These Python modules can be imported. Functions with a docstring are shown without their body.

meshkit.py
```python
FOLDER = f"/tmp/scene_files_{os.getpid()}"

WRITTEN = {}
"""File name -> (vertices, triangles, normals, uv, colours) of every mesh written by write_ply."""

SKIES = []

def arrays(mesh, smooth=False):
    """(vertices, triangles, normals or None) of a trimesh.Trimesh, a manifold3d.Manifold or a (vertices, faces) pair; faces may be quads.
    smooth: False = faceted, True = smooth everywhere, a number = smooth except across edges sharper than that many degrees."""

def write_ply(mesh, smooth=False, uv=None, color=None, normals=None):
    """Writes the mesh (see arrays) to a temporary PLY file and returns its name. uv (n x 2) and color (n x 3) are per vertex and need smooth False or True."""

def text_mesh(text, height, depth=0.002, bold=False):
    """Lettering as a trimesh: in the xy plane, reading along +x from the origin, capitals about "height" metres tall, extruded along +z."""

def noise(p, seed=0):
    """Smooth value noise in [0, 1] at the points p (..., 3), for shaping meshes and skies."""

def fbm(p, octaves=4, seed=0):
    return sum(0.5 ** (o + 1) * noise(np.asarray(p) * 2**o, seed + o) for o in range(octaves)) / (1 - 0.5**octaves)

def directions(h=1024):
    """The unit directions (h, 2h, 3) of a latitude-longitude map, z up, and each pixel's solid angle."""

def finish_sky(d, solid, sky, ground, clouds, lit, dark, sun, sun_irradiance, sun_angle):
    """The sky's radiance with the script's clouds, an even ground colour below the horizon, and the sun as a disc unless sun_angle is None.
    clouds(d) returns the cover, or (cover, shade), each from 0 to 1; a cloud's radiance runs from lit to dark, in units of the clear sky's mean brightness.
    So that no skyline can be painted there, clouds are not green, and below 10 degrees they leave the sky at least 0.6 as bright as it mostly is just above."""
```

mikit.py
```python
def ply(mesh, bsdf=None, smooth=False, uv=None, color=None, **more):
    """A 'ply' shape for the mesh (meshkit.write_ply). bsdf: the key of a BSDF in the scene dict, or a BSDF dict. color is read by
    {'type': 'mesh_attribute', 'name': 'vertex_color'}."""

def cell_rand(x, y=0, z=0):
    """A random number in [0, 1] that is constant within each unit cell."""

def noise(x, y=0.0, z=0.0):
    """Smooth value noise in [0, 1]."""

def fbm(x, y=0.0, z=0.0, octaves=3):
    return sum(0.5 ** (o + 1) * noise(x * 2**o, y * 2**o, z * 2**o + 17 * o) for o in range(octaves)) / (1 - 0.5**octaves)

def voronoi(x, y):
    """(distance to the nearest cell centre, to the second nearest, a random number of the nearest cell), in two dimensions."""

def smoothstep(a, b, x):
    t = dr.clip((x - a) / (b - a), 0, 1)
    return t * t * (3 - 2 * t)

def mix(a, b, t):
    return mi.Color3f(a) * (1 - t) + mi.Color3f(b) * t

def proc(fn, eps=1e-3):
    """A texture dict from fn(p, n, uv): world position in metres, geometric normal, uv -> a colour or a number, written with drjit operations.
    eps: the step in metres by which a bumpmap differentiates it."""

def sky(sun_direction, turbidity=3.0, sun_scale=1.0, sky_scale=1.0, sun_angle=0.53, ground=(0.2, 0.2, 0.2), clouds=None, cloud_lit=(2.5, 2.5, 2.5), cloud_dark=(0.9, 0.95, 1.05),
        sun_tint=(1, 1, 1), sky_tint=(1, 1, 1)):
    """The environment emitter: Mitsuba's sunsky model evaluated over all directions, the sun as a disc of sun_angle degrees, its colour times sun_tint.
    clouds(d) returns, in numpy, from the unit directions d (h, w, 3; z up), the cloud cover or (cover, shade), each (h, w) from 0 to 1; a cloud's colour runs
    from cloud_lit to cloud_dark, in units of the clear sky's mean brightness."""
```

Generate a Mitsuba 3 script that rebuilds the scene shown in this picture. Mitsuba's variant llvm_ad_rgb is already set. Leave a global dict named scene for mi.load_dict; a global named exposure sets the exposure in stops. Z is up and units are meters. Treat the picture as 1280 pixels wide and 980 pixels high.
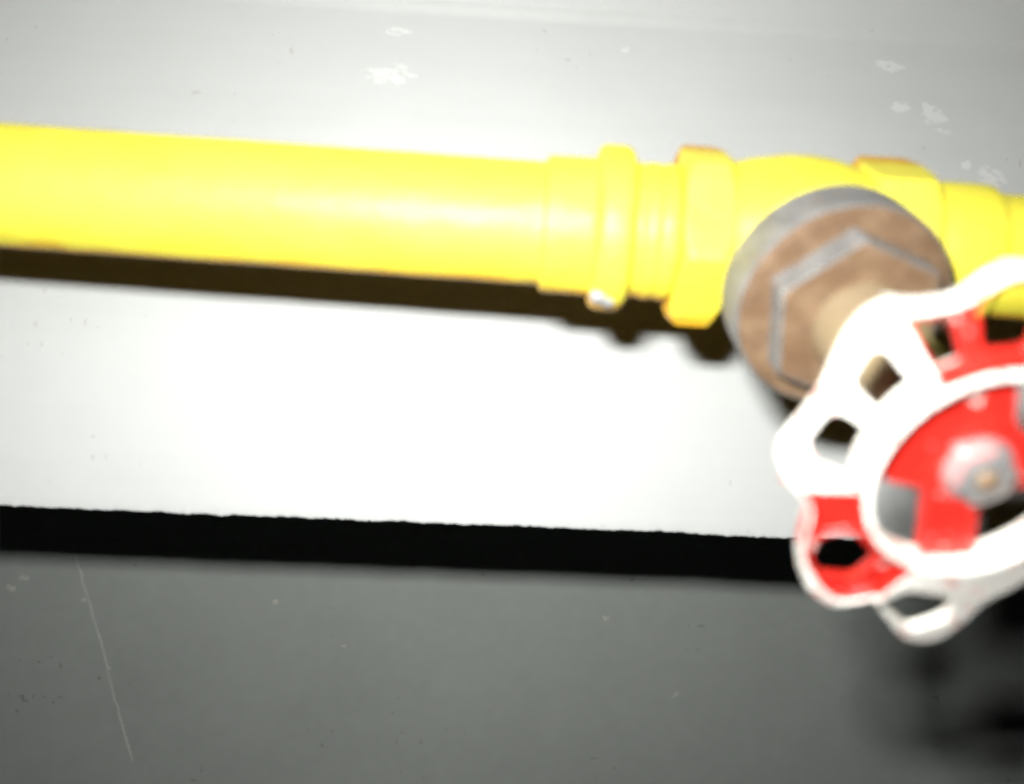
import math
import numpy as np, trimesh, manifold3d as m3, drjit as dr, mitsuba as mi
import meshkit, mikit
from mikit import noise, fbm, smoothstep, mix

# ------------------------------------------------------------------ camera, light, exposure
# The photographer's frame: X right, Y down, Z forward (metres); F px focal length at 1280 x 980.
F, CX, CY = 1283.0, 640.0, 490.0
U = np.array([0.998, 0.0464, 0.0438]); U /= np.linalg.norm(U)      # the wall runs along U
V = np.array([0.0, 1.0, 0.0]); V -= U * (V @ U); V /= np.linalg.norm(V)
N = np.cross(U, V)
ROT = np.stack([U, N, -V])                                            # world x along the wall, y into it, z up
EYE = np.array([0.0, 0.0, 1.2])
def W(p): return np.asarray(p, float) @ ROT.T + EYE
def at(x, y, Z): return np.array([(x - CX) / F * Z, (y - CY) / F * Z, Z])
exposure = 0.0
T = mi.ScalarTransform4f
scene, labels = {'type': 'scene'}, {}
scene['camera'] = {'type': 'thinlens', 'fov': math.degrees(2 * math.atan(640 / F)), 'fov_axis': 'x', 'near_clip': 0.01, 'far_clip': 50.0,
    'aperture_radius': 0.0027, 'focus_distance': 0.50,
    'to_world': T().look_at(origin=EYE.tolist(), target=W([0, 0, 1.0]).tolist(), up=(W([0, -1, 0]) - EYE).tolist())}
# the camera's own flash, up and to the left of the lens: the only light of the photograph
FLASH = np.array([-0.022, -0.042, 0.004])
FLASH_POWER = 2520.0
FLASH_TILT, FLASH_HOOD = math.radians(7.0), 0.011                    # aimed a little down; sunk in its reflector

# ------------------------------------------------------------------ helpers
def tag(key, label=None, cat=None, group=None, kind=None):
    labels[key] = {k: v for k, v in dict(label=label, category=cat, group=group, kind=kind).items() if v}
def tm(man):
    m = man.to_mesh(); return trimesh.Trimesh(m.vert_properties[:, :3], m.tri_verts, process=False)
def add(key, mesh, bsdf, smooth=35, color=None, **more):
    if hasattr(mesh, 'to_mesh'): mesh = tm(mesh)
    mesh = trimesh.Trimesh(W(mesh.vertices), mesh.faces, process=False)
    scene[key] = mikit.ply(mesh, bsdf, smooth=smooth, color=color, **more)
def frame(o, ex, ey, ez):                                                # local -> photographer's frame
    A = np.eye(4); A[:3, 0], A[:3, 1], A[:3, 2], A[:3, 3] = ex, ey, ez, o; return A
def placed(mesh, A):
    if hasattr(mesh, 'to_mesh'): mesh = tm(mesh)
    mesh = mesh.copy(); mesh.apply_transform(A); return mesh
def lathe(profile, seg=96):
    """profile (axial, radius) from one end to the other, turned about local z; closed at the ends."""
    pr = np.array([(0, profile[0][0])] + [(r, z) for z, r in profile] + [(0, profile[-1][0])], float)
    m = trimesh.creation.revolve(pr, sections=seg)
    m.fix_normals(); return m
def hexnut(z0, z1, R, turn=0.0, chamfer=0.0015, n=6):
    a = np.radians(turn + np.arange(n) * 360 / n)
    P = np.stack([np.cos(a), np.sin(a)], 1) * R
    hexa = m3.Manifold.extrude(m3.CrossSection([P.tolist()]), z1 - z0).translate([0, 0, z0])
    c = chamfer
    cone = m3.Manifold.revolve(m3.CrossSection([[(0, z0), (R - 2 * c, z0), (R + .0005, z0 + c * 1.6), (R + .0005, z1 - c * 1.6), (R - 2 * c, z1), (0, z1)]]), 96)
    return hexa ^ cone
def rough(mesh, length, amp, freq, seed=0, it=2):
    """refine and displace along the normals: cast metal and thick brushed paint are never true."""
    if not hasattr(mesh, 'to_mesh'):
        mesh = trimesh.Trimesh(mesh.vertices, mesh.faces, process=True); mesh.merge_vertices()
        mesh = m3.Manifold(m3.Mesh(np.asarray(mesh.vertices, np.float32), np.asarray(mesh.faces, np.uint32)))
    t = tm(mesh.refine_to_length(length)); t = trimesh.Trimesh(t.vertices, t.faces, process=True)
    if it: trimesh.smoothing.filter_taubin(t, iterations=it)
    d = (meshkit.fbm(t.vertices * freq, 3, seed) - .5) * 2 * amp
    t.vertices = t.vertices + t.vertex_normals * d[:, None]
    return t

# ------------------------------------------------------------------ materials
def local(p):                                                           # world point -> (along the wall, up) in the picture's metres
    return p.x, p.z - 1.2
def px_world(x, y, Z):                                                   # a wall spot seen in the photograph, as (x, z) in world metres
    w = W(at(x, y, Z)); return float(w[0]), float(w[2])
DW, DL = 0.38, 0.70
def depth_on(x, y, D):                                                   # Z of the plane N.p = D through pixel x, y
    return D / (N @ at(x, y, 1.0))
def spot(x, y, D):
    w = W(at(x, y, depth_on(x, y, D))); return float(w[0]), float(w[2])

SCUFFS = [spot(x, y, DW) + (a, b, t) for x, y, a, b, t in [(1115, 84, .0068, .0022, -.15), (1168, 146, .0078, .0036, -.7), (1125, 134, .004, .002, 0), (1240, 222, .006, .004, -.3),
    (1208, 206, .0022, .0018, 0), (492, 93, .0105, .0036, .05), (500, 39, .005, .0016, .1), (782, 64, .002, .002, 0)]]
def panel_color(p, n, uv):
    x, z = p.x, p.z
    g = fbm(x * 9, p.y * 9, z * 120, 3); m = fbm(x * 25, p.y * 25 + 5, z * 25, 3)
    c = mi.Color3f(.47, .49, .48) * (.955 + .04 * g + .06 * m)
    chip = mi.Float(0)
    for sx, sz, a, b, t in SCUFFS:
        ct, st = math.cos(t), math.sin(t)
        dx, dz = (x - sx) * ct + (z - sz) * st, (z - sz) * ct - (x - sx) * st
        d = dr.sqrt(dr.square(dx / a) + dr.square(dz / b))
        ragged = fbm(x * 420 + z * 160, z * 700, 3.0, 3)
        chip = dr.maximum(chip, smoothstep(.50, .80, ragged + .45 * (1 - d)) * smoothstep(1.3, .9, d))
    c = mix(c, mi.Color3f(.70, .72, .70), .4 * chip)
    speck = smoothstep(.93, .96, noise(x * 400, z * 400, 2.0)) * smoothstep(.60, .66, noise(x * 40, z * 40, 8.0))
    return mix(c, mi.Color3f(.30, .27, .24), .35 * speck)
def panel_bump(p, n, uv):
    return fbm(p.x * 30, p.y * 40, p.z * 500, 3) * .00004 + fbm(p.x * 90, p.y * 90, p.z * 90, 3) * .00014
s0, s1, s2, s3 = spot(93, 690, DL), spot(125, 800, DL), spot(148, 890, DL), spot(166, 952, DL)
CRACK = [s0, s1, s2, s3]
FLECKS = [spot(x, y, DL) + (r,) for x, y, r in [(845, 868, .0035), (105, 750, .003), (138, 835, .0022), (757, 773, .0035), (30, 722, .004), (14, 735, .004), (430, 808, .0016), (345, 752, .003)]]
def wall_color(p, n, uv):
    x, z = p.x, p.z
    g = fbm(x * 14, z * 14, 1.0, 4); f = fbm(x * 160, z * 160, 4.0, 3)
    c = mi.Color3f(.338, .366, .342) * (.91 + .10 * g + .08 * f)
    line = mi.Float(0)
    for (ax, az), (bx, bz) in zip(CRACK[:-1], CRACK[1:]):
        t = dr.clip((z - az) / (bz - az), 0, 1)
        d = dr.abs(x - (ax + (bx - ax) * t) + (noise(z * 180, 3.0) - .5) * .0012)
        line = dr.maximum(line, smoothstep(.0011, .0004, d) * dr.select((z < az) & (z >= bz), 1, 0))
    c = mix(c, mi.Color3f(.52, .54, .51), line * (.35 + .65 * noise(z * 120, 9.0)))
    fl = mi.Float(0)
    for fx, fz, r in FLECKS:
        d = dr.sqrt(dr.square(x - fx) + dr.square((z - fz) * 1.5)) / r
        fl = dr.maximum(fl, smoothstep(.5, .62, fbm(x * 700, z * 700, 6.0, 2) + .5 * (.8 - d)) * smoothstep(1.2, .9, d))
    c = mix(c, mi.Color3f(.56, .55, .49), .7 * fl)
    dark = smoothstep(.93, .96, noise(x * 300, z * 300, 5.0)) * smoothstep(.62, .68, noise(x * 24, z * 24, 7.0))
    return mix(c, mi.Color3f(.13, .13, .12), .6 * dark)
def wall_bump(p, n, uv):
    return fbm(p.x * 60, p.y * 60, p.z * 60, 4) * .0003
PIPE_O, PIPE_D = at(0, 232, .286), at(690, 281, .286) - at(0, 232, .286)
PIPE_D = PIPE_D / np.linalg.norm(PIPE_D)
PIPE_U = np.cross([0, 0, 1.0], PIPE_D); PIPE_U = PIPE_U / np.linalg.norm(PIPE_U)          # image down
PIPE_T = np.cross(PIPE_D, PIPE_U)                                                          # away from the camera
wo, wd_, wu_, wt_ = W(PIPE_O), ROT @ PIPE_D, ROT @ PIPE_U, ROT @ PIPE_T
def pipe_coords(p):
    q = [p.x - float(wo[0]), p.y - float(wo[1]), p.z - float(wo[2])]
    dot = lambda e: q[0] * float(e[0]) + q[1] * float(e[1]) + q[2] * float(e[2])
    return dot(wd_), dot(wu_), dot(wt_)
def yellow(p, n, uv):
    s, u, t = pipe_coords(p)
    b = fbm(p.x * 70, p.y * 70, p.z * 70, 3)
    c = mix(mi.Color3f(.69, .60, .040), mi.Color3f(.73, .68, .070), b)
    # old orange coat in dabs that show where the later yellow brush did not reach, under and over the run
    under = dr.atan2(u, -t)                                               # pi/2 = straight below
    reach = dr.maximum(smoothstep(1.05, 1.45, under), smoothstep(-1.15, -1.5, under))
    dab = smoothstep(.50, .56, fbm(s * 60, under * 9, 2.0, 3) * .55 + .42 * reach)
    c = mix(c, mi.Color3f(.62, .30, .015), .85 * dab)
    chip = smoothstep(.86, .9, noise(s * 330, under * 17, 6.0)) * smoothstep(.55, .62, noise(s * 50, under * 3, 1.0))
    return mix(c, mi.Color3f(.42, .26, .06), .6 * chip)
def yellow_bump(p, n, uv):
    return fbm(p.x * 190, p.y * 190, p.z * 190, 3) * .00034 + fbm(p.x * 45, p.y * 45, p.z * 45, 2) * .0004
def bronze(p, n, uv):
    a = fbm(p.x * 160, p.y * 160, p.z * 160, 4); b = fbm(p.x * 600, p.y * 600, p.z * 600, 2)
    c = mix(mi.Color3f(.125, .074, .040), mi.Color3f(.175, .115, .068), smoothstep(.3, .7, a))
    return mix(c, mi.Color3f(.10, .07, .048), .5 * smoothstep(.66, .74, b))
def bronze_bump(p, n, uv):
    return fbm(p.x * 500, p.y * 500, p.z * 500, 3) * .00012
def grey(p, n, uv):
    a = fbm(p.x * 200, p.y * 200, p.z * 200, 4)
    c = mix(mi.Color3f(.145, .143, .138), mi.Color3f(.185, .182, .176), smoothstep(.35, .65, a))
    return mix(c, mi.Color3f(.22, .14, .085), .5 * smoothstep(.64, .72, fbm(p.x * 420, p.y * 420, p.z * 420, 3)))
def red(p, n, uv):
    a = fbm(p.x * 220, p.y * 220, p.z * 220, 3)
    c = mix(mi.Color3f(.46, .015, .011), mi.Color3f(.54, .022, .014), a)
    worn = smoothstep(.70, .76, fbm(p.x * 330 + 9, p.y * 330, p.z * 330, 3))
    return mix(c, mi.Color3f(.75, .66, .60), .7 * worn)
def pale(p, n, uv):
    a = fbm(p.x * 260, p.y * 260, p.z * 260, 3)
    c = mix(mi.Color3f(.74, .73, .66), mi.Color3f(.84, .83, .78), a)
    left = smoothstep(.63, .69, fbm(p.x * 420 + 4, p.y * 420, p.z * 420, 3))
    return mix(c, mi.Color3f(.60, .06, .04), .7 * left)
def cast_bump(p, n, uv):
    return fbm(p.x * 350, p.y * 350, p.z * 350, 3) * .00022
def paint(color, bump, rough=.35, spec=.5, eps=3e-4, **more):
    b = {'type': 'principled', 'base_color': mikit.proc(color) if callable(color) else {'type': 'rgb', 'value': color}, 'roughness': rough, 'specular': spec, **more}
    return {'type': 'twosided', 'bsdf': {'type': 'bumpmap', 'arbitrary': mikit.proc(bump, eps), 'scale': 1.0, 'bsdf': b} if bump else b}
scene['panel_paint'] = paint(panel_color, panel_bump, .55, .3)
scene['wall_paint'] = paint(wall_color, wall_bump, .6, .3)
scene['yellow_paint'] = paint(yellow, yellow_bump, .50, .42)
scene['bronze'] = paint(bronze, bronze_bump, .55, .4)
scene['grey_metal'] = paint(grey, bronze_bump, .5, .5)
scene['zinc'] = paint((.42, .43, .43), cast_bump, .38, .5, metallic=.35)
scene['red_paint'] = paint(red, cast_bump, .30, .5)
scene['pale_metal'] = paint(pale, cast_bump, .42, .5)
scene['nut_steel'] = paint((.68, .68, .67), None, .25, .5, metallic=.75)
scene['stem_brass'] = paint((.30, .20, .12), None, .4, .5, metallic=.4)
scene['packing_brass'] = paint((.25, .19, .115), bronze_bump, .45, .5)
scene['black_plastic'] = paint((.02, .02, .02), None, .5, .4)

# ------------------------------------------------------------------ the wall and the panel that stands out from it
def sheet(D, xs, zs):
    """grid in the wall's own axes: x along, z up (0 = camera height), at distance D"""
    X, Z = np.meshgrid(xs, zs); v = np.stack([X.ravel(), np.full(X.size, D), Z.ravel()], 1)
    return v, len(xs), len(zs)
def gridfaces(nx, nz):
    i = np.arange(nx * nz).reshape(nz, nx)
    q = np.stack([i[:-1, :-1].ravel(), i[:-1, 1:].ravel(), i[1:, 1:].ravel(), i[1:, :-1].ravel()], 1)
    return np.vstack([q[:, [0, 1, 2]], q[:, [0, 2, 3]]])
def add_world(key, v, f, bsdf, smooth=35):
    v = np.asarray(v, float) + [0, 0, 1.2]
    scene[key] = mikit.ply(trimesh.Trimesh(v, f, process=False), bsdf, smooth=smooth)
v, nx, nz = sheet(DL, np.linspace(-2, 2, 41), np.linspace(-1.2, 1.2, 25))
add_world('wall', v, gridfaces(nx, nz), 'wall_paint', False)
tag('wall', 'dark grey lower wall set back below the panel, with a thin pale scratch', kind='structure')

zc, ze = [], []
for x, y in ((300, 6), (640, 28), (880, 45), (1080, 57), (1280, 67)): zc.append(spot(x, y, DW)[1] - 1.2)
for x, y in ((0, 628), (300, 646), (600, 658), (980, 668)): ze.append(spot(x, y, DW)[1] - 1.2)
Z_FOLD, Z_EDGE = float(np.mean(zc)), float(np.mean(ze))
xs = np.concatenate([np.linspace(-.9, -.26, 200, endpoint=False), np.linspace(-.26, .30, 3400, endpoint=False), np.linspace(.30, .9, 200)])
def n1(x, f, s): return meshkit.noise(np.stack([x * f, np.full_like(x, s * 3.7), np.full_like(x, .5)], 1), s) - .5
rag = n1(xs, 150, 1) * .0010 + n1(xs, 420, 2) * .0011 + n1(xs, 1200, 3) * .0006 + n1(xs, 40, 4) * .0012
rag -= .0014 * np.clip(n1(xs, 260, 5) * 4 - 1.1, 0, 1)
rows = []
tl = math.radians(17.0)
for s in np.linspace(.26, .006, 8): rows.append((np.full_like(xs, DW - math.sin(tl) * s), np.full_like(xs, Z_FOLD + math.cos(tl) * s)))      # leaning flange above the fold
for k in np.linspace(1, 0, 9):                                                                                   # the fold's soft bend
    s = .006 * k; rows.append((np.full_like(xs, DW - math.sin(tl) * .006 * k * k), np.full_like(xs, Z_FOLD + s * (1 - k) * 1.0 + s * k * math.cos(tl))))
for k in np.linspace(.02, 1, 10): rows.append((np.full_like(xs, DW), Z_FOLD + (Z_EDGE + .004 - Z_FOLD) * k + 0 * xs))
wob = n1(xs, 500, 7) * .0006
rows.append((DW + wob * .3, Z_EDGE + .0012 + rag * .7))
rows.append((DW + .0005 + wob, Z_EDGE + rag))
rows.append((DW + .0016 + wob, Z_EDGE - .0003 + rag * 1.0))
rows.append((DW + .004, Z_EDGE + .001 + rag * .3))
rows.append((np.full_like(xs, DW + .012), np.full_like(xs, Z_EDGE + .002)))
rows.append((np.full_like(xs, DL - .002), np.full_like(xs, Z_EDGE + .002)))
v = np.concatenate([np.stack(np.broadcast_arrays(xs, y, z), 1) for y, z in rows])
add_world('wall_panel', v, gridfaces(len(xs), len(rows)), 'panel_paint', 40)
tag('wall_panel', 'pale grey painted panel with a fold on top and a ragged lower edge, behind the yellow pipe', 'wall panel')

# ------------------------------------------------------------------ the yellow pipe run
def pipe_s(x):
    x = x - 4 - .033 * (x - 640) if x > 660 else x
    return float((at(x, 232 + x * 49 / 690, .286) - PIPE_O) @ PIPE_D)
PA = frame(PIPE_O, PIPE_T, PIPE_U, PIPE_D)                                # local z along the pipe, x away from the camera, y down
def run(key, profile, length=.0022, amp=.00016, seed=0, it=1, freq=180):
    m = lathe([(pipe_s(x), r) for x, r in profile], 128)
    add(key, placed(rough(m, length, amp, freq, seed, it), PA), 'yellow_paint', 40)
def sub(a, b, r, n=40): return [(x, r) for x in np.linspace(a, b, n)]
add('gas_pipe', placed(rough(lathe([(pipe_s(x), .0171) for x in np.linspace(-900, 700, 3)], 160), .004, .00012, 120, 1, 0), PA), 'yellow_paint', 40)
tag('gas_pipe', 'long straight yellow painted pipe running in from the left edge', 'pipe')
run('pipe_union__sleeve', [(683, .0180), (685, .0189), (700, .0190), (748, .0191), (756, .0186)], seed=3)
run('pipe_union__collar', [(747, .0185), (748, .0212), (752, .0225), (762, .0230), (780, .0230), (789, .0226), (794, .0213), (795, .0186)], seed=4)
run('pipe_union__sleeve_001', [(795, .0184), (797, .0187), (806, .0188), (808, .0183), (811, .0183), (813, .0189), (826, .0189), (828, .0184), (831, .0184), (833, .0189), (850, .0188)], seed=5)
nub = m3.Manifold.hull(m3.Manifold.sphere(.0022, 20).translate([-.0105, .0198, pipe_s(757)]) + m3.Manifold.sphere(.0018, 20).translate([-.0085, .0208, pipe_s(772)]))
add('pipe_union__bare_patch', placed(rough(nub, .0006, .0003, 700, 6), PA), 'zinc', True)
tag('pipe_union', 'yellow stepped pipe union with a raised rounded collar, left of the valve', 'pipe fitting')
tag('pipe_union__bare_patch', 'chipped pale grey metal under the collar')

# ------------------------------------------------------------------ the gate valve
B, C = at(998, 317, .286), at(1236, 603, .192)
A3 = (C - B) / np.linalg.norm(C - B); LEN = float(np.linalg.norm(C - B))
P1 = np.array([1.0, 0, 0]); P1 -= A3 * (P1 @ A3); P1 /= np.linalg.norm(P1)
P2 = np.cross(A3, P1)
VA, WA = frame(B, P1, P2, A3), frame(C, P1, P2, A3)                        # valve axis frames: from the pipe centre, and from the wheel centre
key = 'gate_valve'
body = lathe([(pipe_s(x), r) for x, r in [(905, .0205), (925, .0208), (950, .0222), (985, .0236), (1015, .0238), (1045, .0232), (1070, .0218), (1090, .0208)]], 128)
neck = placed(lathe([(-.004, .0205), (.006, .0215), (.016, .0222), (.024, .0232)], 128), VA)
add(key + '__body', placed(rough(body, .002, .0003, 150, 8), PA), 'yellow_paint', 40)
add(key + '__neck', rough(neck, .002, .0003, 150, 9), 'yellow_paint', 40)
add(key + '__hex_end', placed(rough(hexnut(pipe_s(851), pipe_s(911), .0259, 97, .0014), .0012, .00012, 170, 10, 1), PA), 'yellow_paint', 40)
add(key + '__hex_end_001', placed(rough(hexnut(pipe_s(1078), pipe_s(1158), .0260, 94, .0014), .0012, .00012, 170, 11, 1), PA), 'yellow_paint', 40)
add(key + '__bonnet', placed(rough(lathe([(.0205, .0264), (.0212, .0274), (.0340, .0276), (.0352, .0272), (.0352, .010)], 128), .0016, .00016, 260, 12), VA), 'grey_metal', 40)
add(key + '__bonnet__face', placed(rough(lathe([(.0345, .0250), (.0349, .0269), (.0358, .0265), (.0362, .0254), (.0362, .010)], 128), .0012, .00014, 260, 16, 0), VA), 'bonnet_metal', 40)
HEXT = 0.0
hx = np.array([-103., -55.]);
def wheelangle(x, y, d):                                                     # angle about the valve axis of a spot seen at height d along it
    o = B + A3 * d; r = at(x, y, 1.0); q = r * ((o @ A3) / (r @ A3)) - o
    return math.degrees(math.atan2(q @ P2, q @ P1)), float(np.hypot(q @ P1, q @ P2))
HEXT = wheelangle(972, 365, .0455)[0]
add(key + '__bonnet_nut', placed(rough(hexnut(.0355, .0443, .0222, HEXT, .0006), .0012, .00010, 300, 13, 2), VA), 'grey_metal', 40)
add(key + '__bonnet_nut__face', placed(rough(hexnut(.0436, .0449, .0215, HEXT, .0005), .0010, .00008, 300, 17, 2), VA), 'bonnet_metal', 40)
scene['bonnet_metal'] = scene.pop('bronze')
add(key + '__packing_nut', placed(rough(lathe([(.044, .0116), (.0470, .0120), (.0580, .0119), (.0600, .0113), (.0610, .0102), (.074, .0098), (.0755, .009), (.0755, .004)], 96), .001, .00012, 350, 14), VA), 'packing_brass', 40)
add(key + '__stem', placed(rough(lathe([(.070, .0050), (.100, .0045), (LEN - .006, .0021), (LEN + .0002, .0021), (LEN + .0006, .0015)], 64), .001, .00006, 400, 15), VA), 'stem_brass', 40)

# the handwheel, in its own frame: r outwards, z towards the free end; a dished casting of six sectors, three raised and three sunk
RT = np.array([(0, 40.5), (12, 37), (28, 36.5), (42, 41), (54, 39), (68, 36), (80, 39), (88, 40.3), (94, 39.8), (100, 37.8), (107, 36.4), (113, 37), (120, 39.2), (124, 41.1), (128, 41.6), (134, 40.8), (140, 39.4), (148, 37.5),
    (156, 37), (165, 38), (172, 38.7), (179, 37.6), (184, 35.6), (191, 32.8), (198, 32.8), (208, 35.4), (219, 38.6), (228, 41.0), (236, 41.8), (242, 40), (246, 36), (252, 38.0), (259, 42.0),
    (267, 48.3), (272, 49.6), (277, 48.4), (281, 43.5), (284.5, 38.5), (288, 35.8), (294, 34.6), (301, 33.4), (309, 35), (318, 40), (328, 41), (340, 37.5), (350, 38.5)])
from scipy.interpolate import CubicSpline
RT = RT[np.argsort(RT[:, 0])]
RS = CubicSpline(np.r_[RT[:, 0], 360.0], np.r_[RT[:, 1], RT[0, 1]] * 1e-3, bc_type='periodic')
def polar(a, r): return np.stack([np.cos(np.radians(a)) * r, np.sin(np.radians(a)) * r], 1)
def region(a0, a1, rin, rout):
    a = np.linspace(a0, a1, max(8, int(abs(a1 - a0) / 1.5)))
    ro = rout(a) if callable(rout) else np.full_like(a, rout); ri = rin(a) if callable(rin) else np.full_like(a, rin)
    return m3.CrossSection([np.vstack([polar(a, ro), polar(a[::-1], ri[::-1])]).tolist()])
def ring(r0, r1):
    a = np.linspace(0, 360, 181)[:-1]
    return m3.CrossSection([polar(a, np.full_like(a, r1)).tolist()]) - m3.CrossSection([polar(a, np.full_like(a, r0)).tolist()])
def ex(cs, z0, z1): return m3.Manifold.extrude(cs, z1 - z0).translate([0, 0, z0])
def hole(pts, soft=.0010):
    cs = m3.CrossSection([polar(np.array([p[0] for p in pts], float), np.array([p[1] for p in pts]) * 1e-3).tolist()])
    if cs.area() <= 1e-12: cs = m3.CrossSection([polar(np.array([p[0] for p in pts[::-1]], float), np.array([p[1] for p in pts[::-1]]) * 1e-3).tolist()])
    return cs.offset(-soft, m3.JoinType.Round, 2.0, 32).offset(soft, m3.JoinType.Round, 2.0, 32)
SL = .32
def LIP(a): return (.0010 + .0014 * np.clip((RS(a) - .0365) / .004, 0, 1)) * (1 - .7 * np.exp(-((a - 202) / 17) ** 4)) * (1 - .35 * np.exp(-((a - 95) / 22) ** 4))
def dish(t, length, seed, it=6):
    t = tm(t.refine_to_length(length)); t = trimesh.Trimesh(t.vertices, t.faces, process=True)
    r = np.hypot(t.vertices[:, 0], t.vertices[:, 1])
    t.vertices[:, 2] -= SL * np.maximum(r - .0215, 0)
    trimesh.smoothing.filter_taubin(t, iterations=it)
    d = (meshkit.fbm(t.vertices * 300, 3, seed) - .5) * .00030
    t.vertices = t.vertices + t.vertex_normals * d[:, None]
    return t
RAISED, SUNK = [(122, 185), (246, 304), (2, 62)], [(185, 246), (304, 362), (62, 122)]
holes_up = [hole([(133, 35.6), (134, 25.3), (143.5, 25.2), (142.5, 33.6)]), hole([(155.5, 33.0), (160, 24.4), (176, 24.0), (173, 31.0), (166, 33.8)], .0014),
    hole([(251, 35.0), (254, 31.5), (270, 32.5), (274, 39.5), (267, 42.5)]), hole([(13, 33), (13, 26), (23, 26), (23, 33)]), hole([(37, 33), (37, 26), (50, 26), (50, 33)])]
holes_dn = [hole([(109.5, 35.0), (110, 25.2), (121.2, 25.2), (121.2, 36)]), hole([(82, 37.4), (82, 26.3), (101, 26.3), (101, 33.8), (95, 36.8)], .0016),
    hole([(209, 31.4), (212, 26.0), (232, 26.2), (236, 33), (227, 36.8), (218, 35.5)], .0020), hole([(312, 33), (312, 27), (325, 27), (325, 33)]), hole([(338, 33), (338, 27), (353, 27), (353, 33)])]
white = ex(ring(.0219, .0234), -.0082, 0)
for a0, a1 in RAISED: white += ex(region(a0 + .8, a1 - .8, .0228, RS), -.0032, 0)
for a0, a1 in SUNK: white += ex(region(a0 - 1.6, a1 + 1.6, lambda a: RS(a) - LIP(a), RS), -.0052, -.0008)
for h in holes_up: white -= ex(h.offset(.0016, m3.JoinType.Miter, 2.0, 32) - m3.CrossSection.circle(.0249, 128), -.02, .02)
add(key + '__handwheel__rim', placed(dish(white, .0008, 21), WA), 'pale_metal', 50)
redm = m3.Manifold()
for a0, a1 in SUNK:
    redm += ex(region(a0, a1, .0238, lambda a: RS(a) - .7 * LIP(a)), -.0049, -.0030)                              # sunk floor
    redm += ex(region(a0, a1, lambda a: RS(a) - LIP(a) - .0009, lambda a: RS(a) - LIP(a) + .0003), -.0050, -.0014)            # inner side of the outer lip
    redm += ex(region(a0, a1, .0230, .0247), -.0050, -.0003)
    for e, s in ((a0, 1), (a1, -1)): redm += ex(region(min(e - 1.0 * s, e + .5 * s), max(e - 1.0 * s, e + .5 * s), .0238, lambda a: RS(a) - .0022), -.0050, -.0005)
for h in holes_dn: redm += ex(h.offset(.0013, m3.JoinType.Round, 2.0, 32), -.0048, -.0025)
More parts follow.
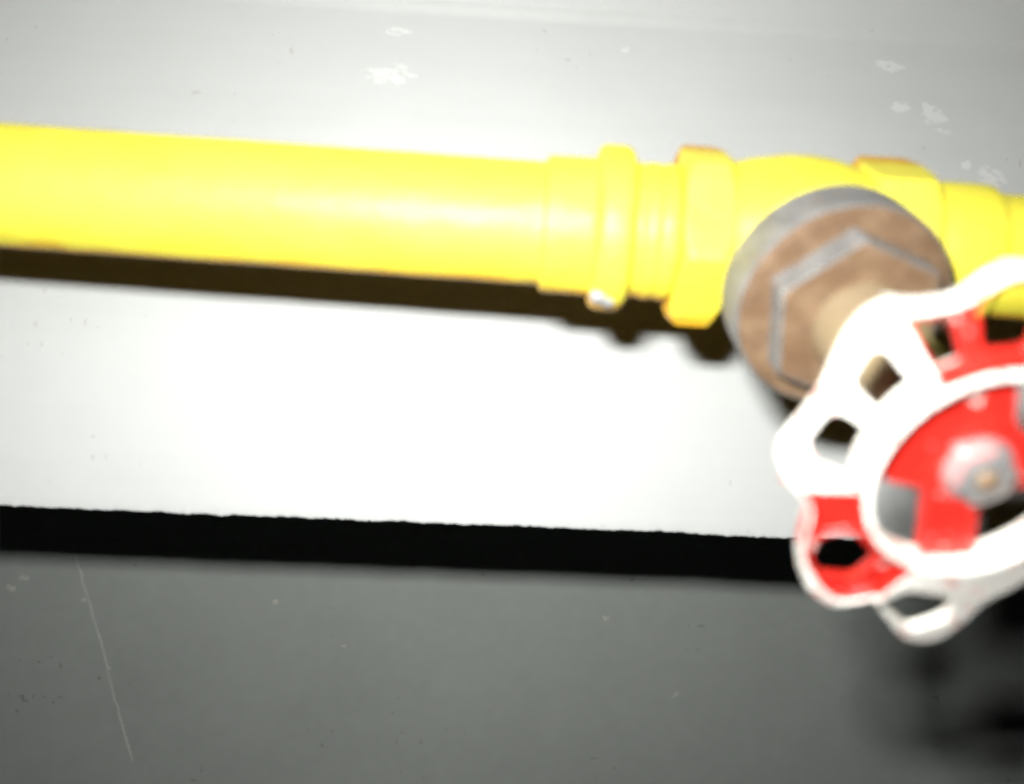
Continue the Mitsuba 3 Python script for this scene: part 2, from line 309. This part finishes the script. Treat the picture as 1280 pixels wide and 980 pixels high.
for h in holes_dn: redm -= ex(h.offset(.0003, m3.JoinType.Round, 2.0, 32), -.02, .02)
add(key + '__handwheel', placed(dish(redm, .0008, 22), WA), 'red_paint', 50)
disc = ex(m3.CrossSection.circle(.0226, 128), -.0085, -.0052)
wins = [hole([(176, 26), (192, 15.0), (210, 9.8), (257, 26), (222, 34)], .0010), hole([(282, 26), (286, 11.5), (308, 9.5), (330, 11.5), (346, 26), (314, 34)], .0010), hole([(84, 26), (78, 18.7), (62, 11.6), (46, 10.4), (30, 11.0), (12, 26), (48, 34)], .0010)]
for h in wins: disc -= ex(h, -.02, .02)
disc += m3.Manifold.cylinder(.0048, .0088, .0076, 64).translate([0, 0, -.0095])
add(key + '__handwheel__spoke_disc', placed(rough(disc, .0009, .00018, 320, 23, 4), WA), 'red_paint', 50)
add(key + '__handwheel__washer', placed(rough(lathe([(-.0052, .0030), (-.0052, .0067), (-.0048, .0070), (-.0040, .0068), (-.0037, .0035)], 64), .0008, .00006, 400, 24), WA), 'nut_steel', 40)
add(key + '__handwheel__nut', placed(rough(hexnut(-.0040, -.0004, .0061, 18, .0007), .0005, .00003, 400, 25, 0), WA), 'nut_steel', 40)
tag(key, 'yellow gate valve with a rusty bronze bonnet and a worn red and white handwheel', 'valve')
tag(key + '__handwheel', 'chipped red and white scalloped handwheel')
tag(key + '__bonnet_nut', 'rusty brown hexagonal nut')

# ------------------------------------------------------------------ right of the valve
run('pipe_coupling', [(1150, .0180), (1162, .0190), (1170, .0183), (1176, .0192), (1215, .0195), (1246, .0192), (1251, .0183)], seed=31)
tag('pipe_coupling', 'short yellow pipe coupling at the right edge, right of the valve', 'pipe coupling')
add('gas_pipe_001', placed(rough(lathe([(pipe_s(x), .0171) for x in np.linspace(1240, 2300, 3)], 160), .004, .00012, 120, 2, 0), PA), 'yellow_paint', 40)
tag('gas_pipe_001', 'yellow pipe leaving the picture at the right edge beyond the coupling', 'pipe')

# ------------------------------------------------------------------ the flash
fw, fh = .029, .015
ct, st = math.cos(FLASH_TILT), math.sin(FLASH_TILT)
LA = frame(FLASH, [1, 0, 0], [0, ct, -st], [0, st, ct])
win = placed(trimesh.Trimesh([[-fw / 2, -fh / 2, 0], [fw / 2, -fh / 2, 0], [fw / 2, fh / 2, 0], [-fw / 2, fh / 2, 0]], [[0, 1, 2], [0, 2, 3]], process=False), LA)
scene['camera_flash__tube_window'] = mikit.ply(trimesh.Trimesh(W(win.vertices), win.faces, process=False), 'black_plastic',
    emitter={'type': 'area', 'radiance': {'type': 'rgb', 'value': [FLASH_POWER, FLASH_POWER * .99, FLASH_POWER * .965]}})
hous = m3.Manifold.cube([fw + .005, fh + .005, .009 + FLASH_HOOD], True).translate([0, 0, -.009 + (.009 + FLASH_HOOD) / 2]) - m3.Manifold.cube([fw + .0006, fh + .0006, .05], True).translate([0, 0, .025 - .001])
add('camera_flash__housing', placed(hous, LA), 'black_plastic', False)
tag('camera_flash', 'small rectangular flash lamp in a black housing beside the lens, out of the picture', 'flash lamp')
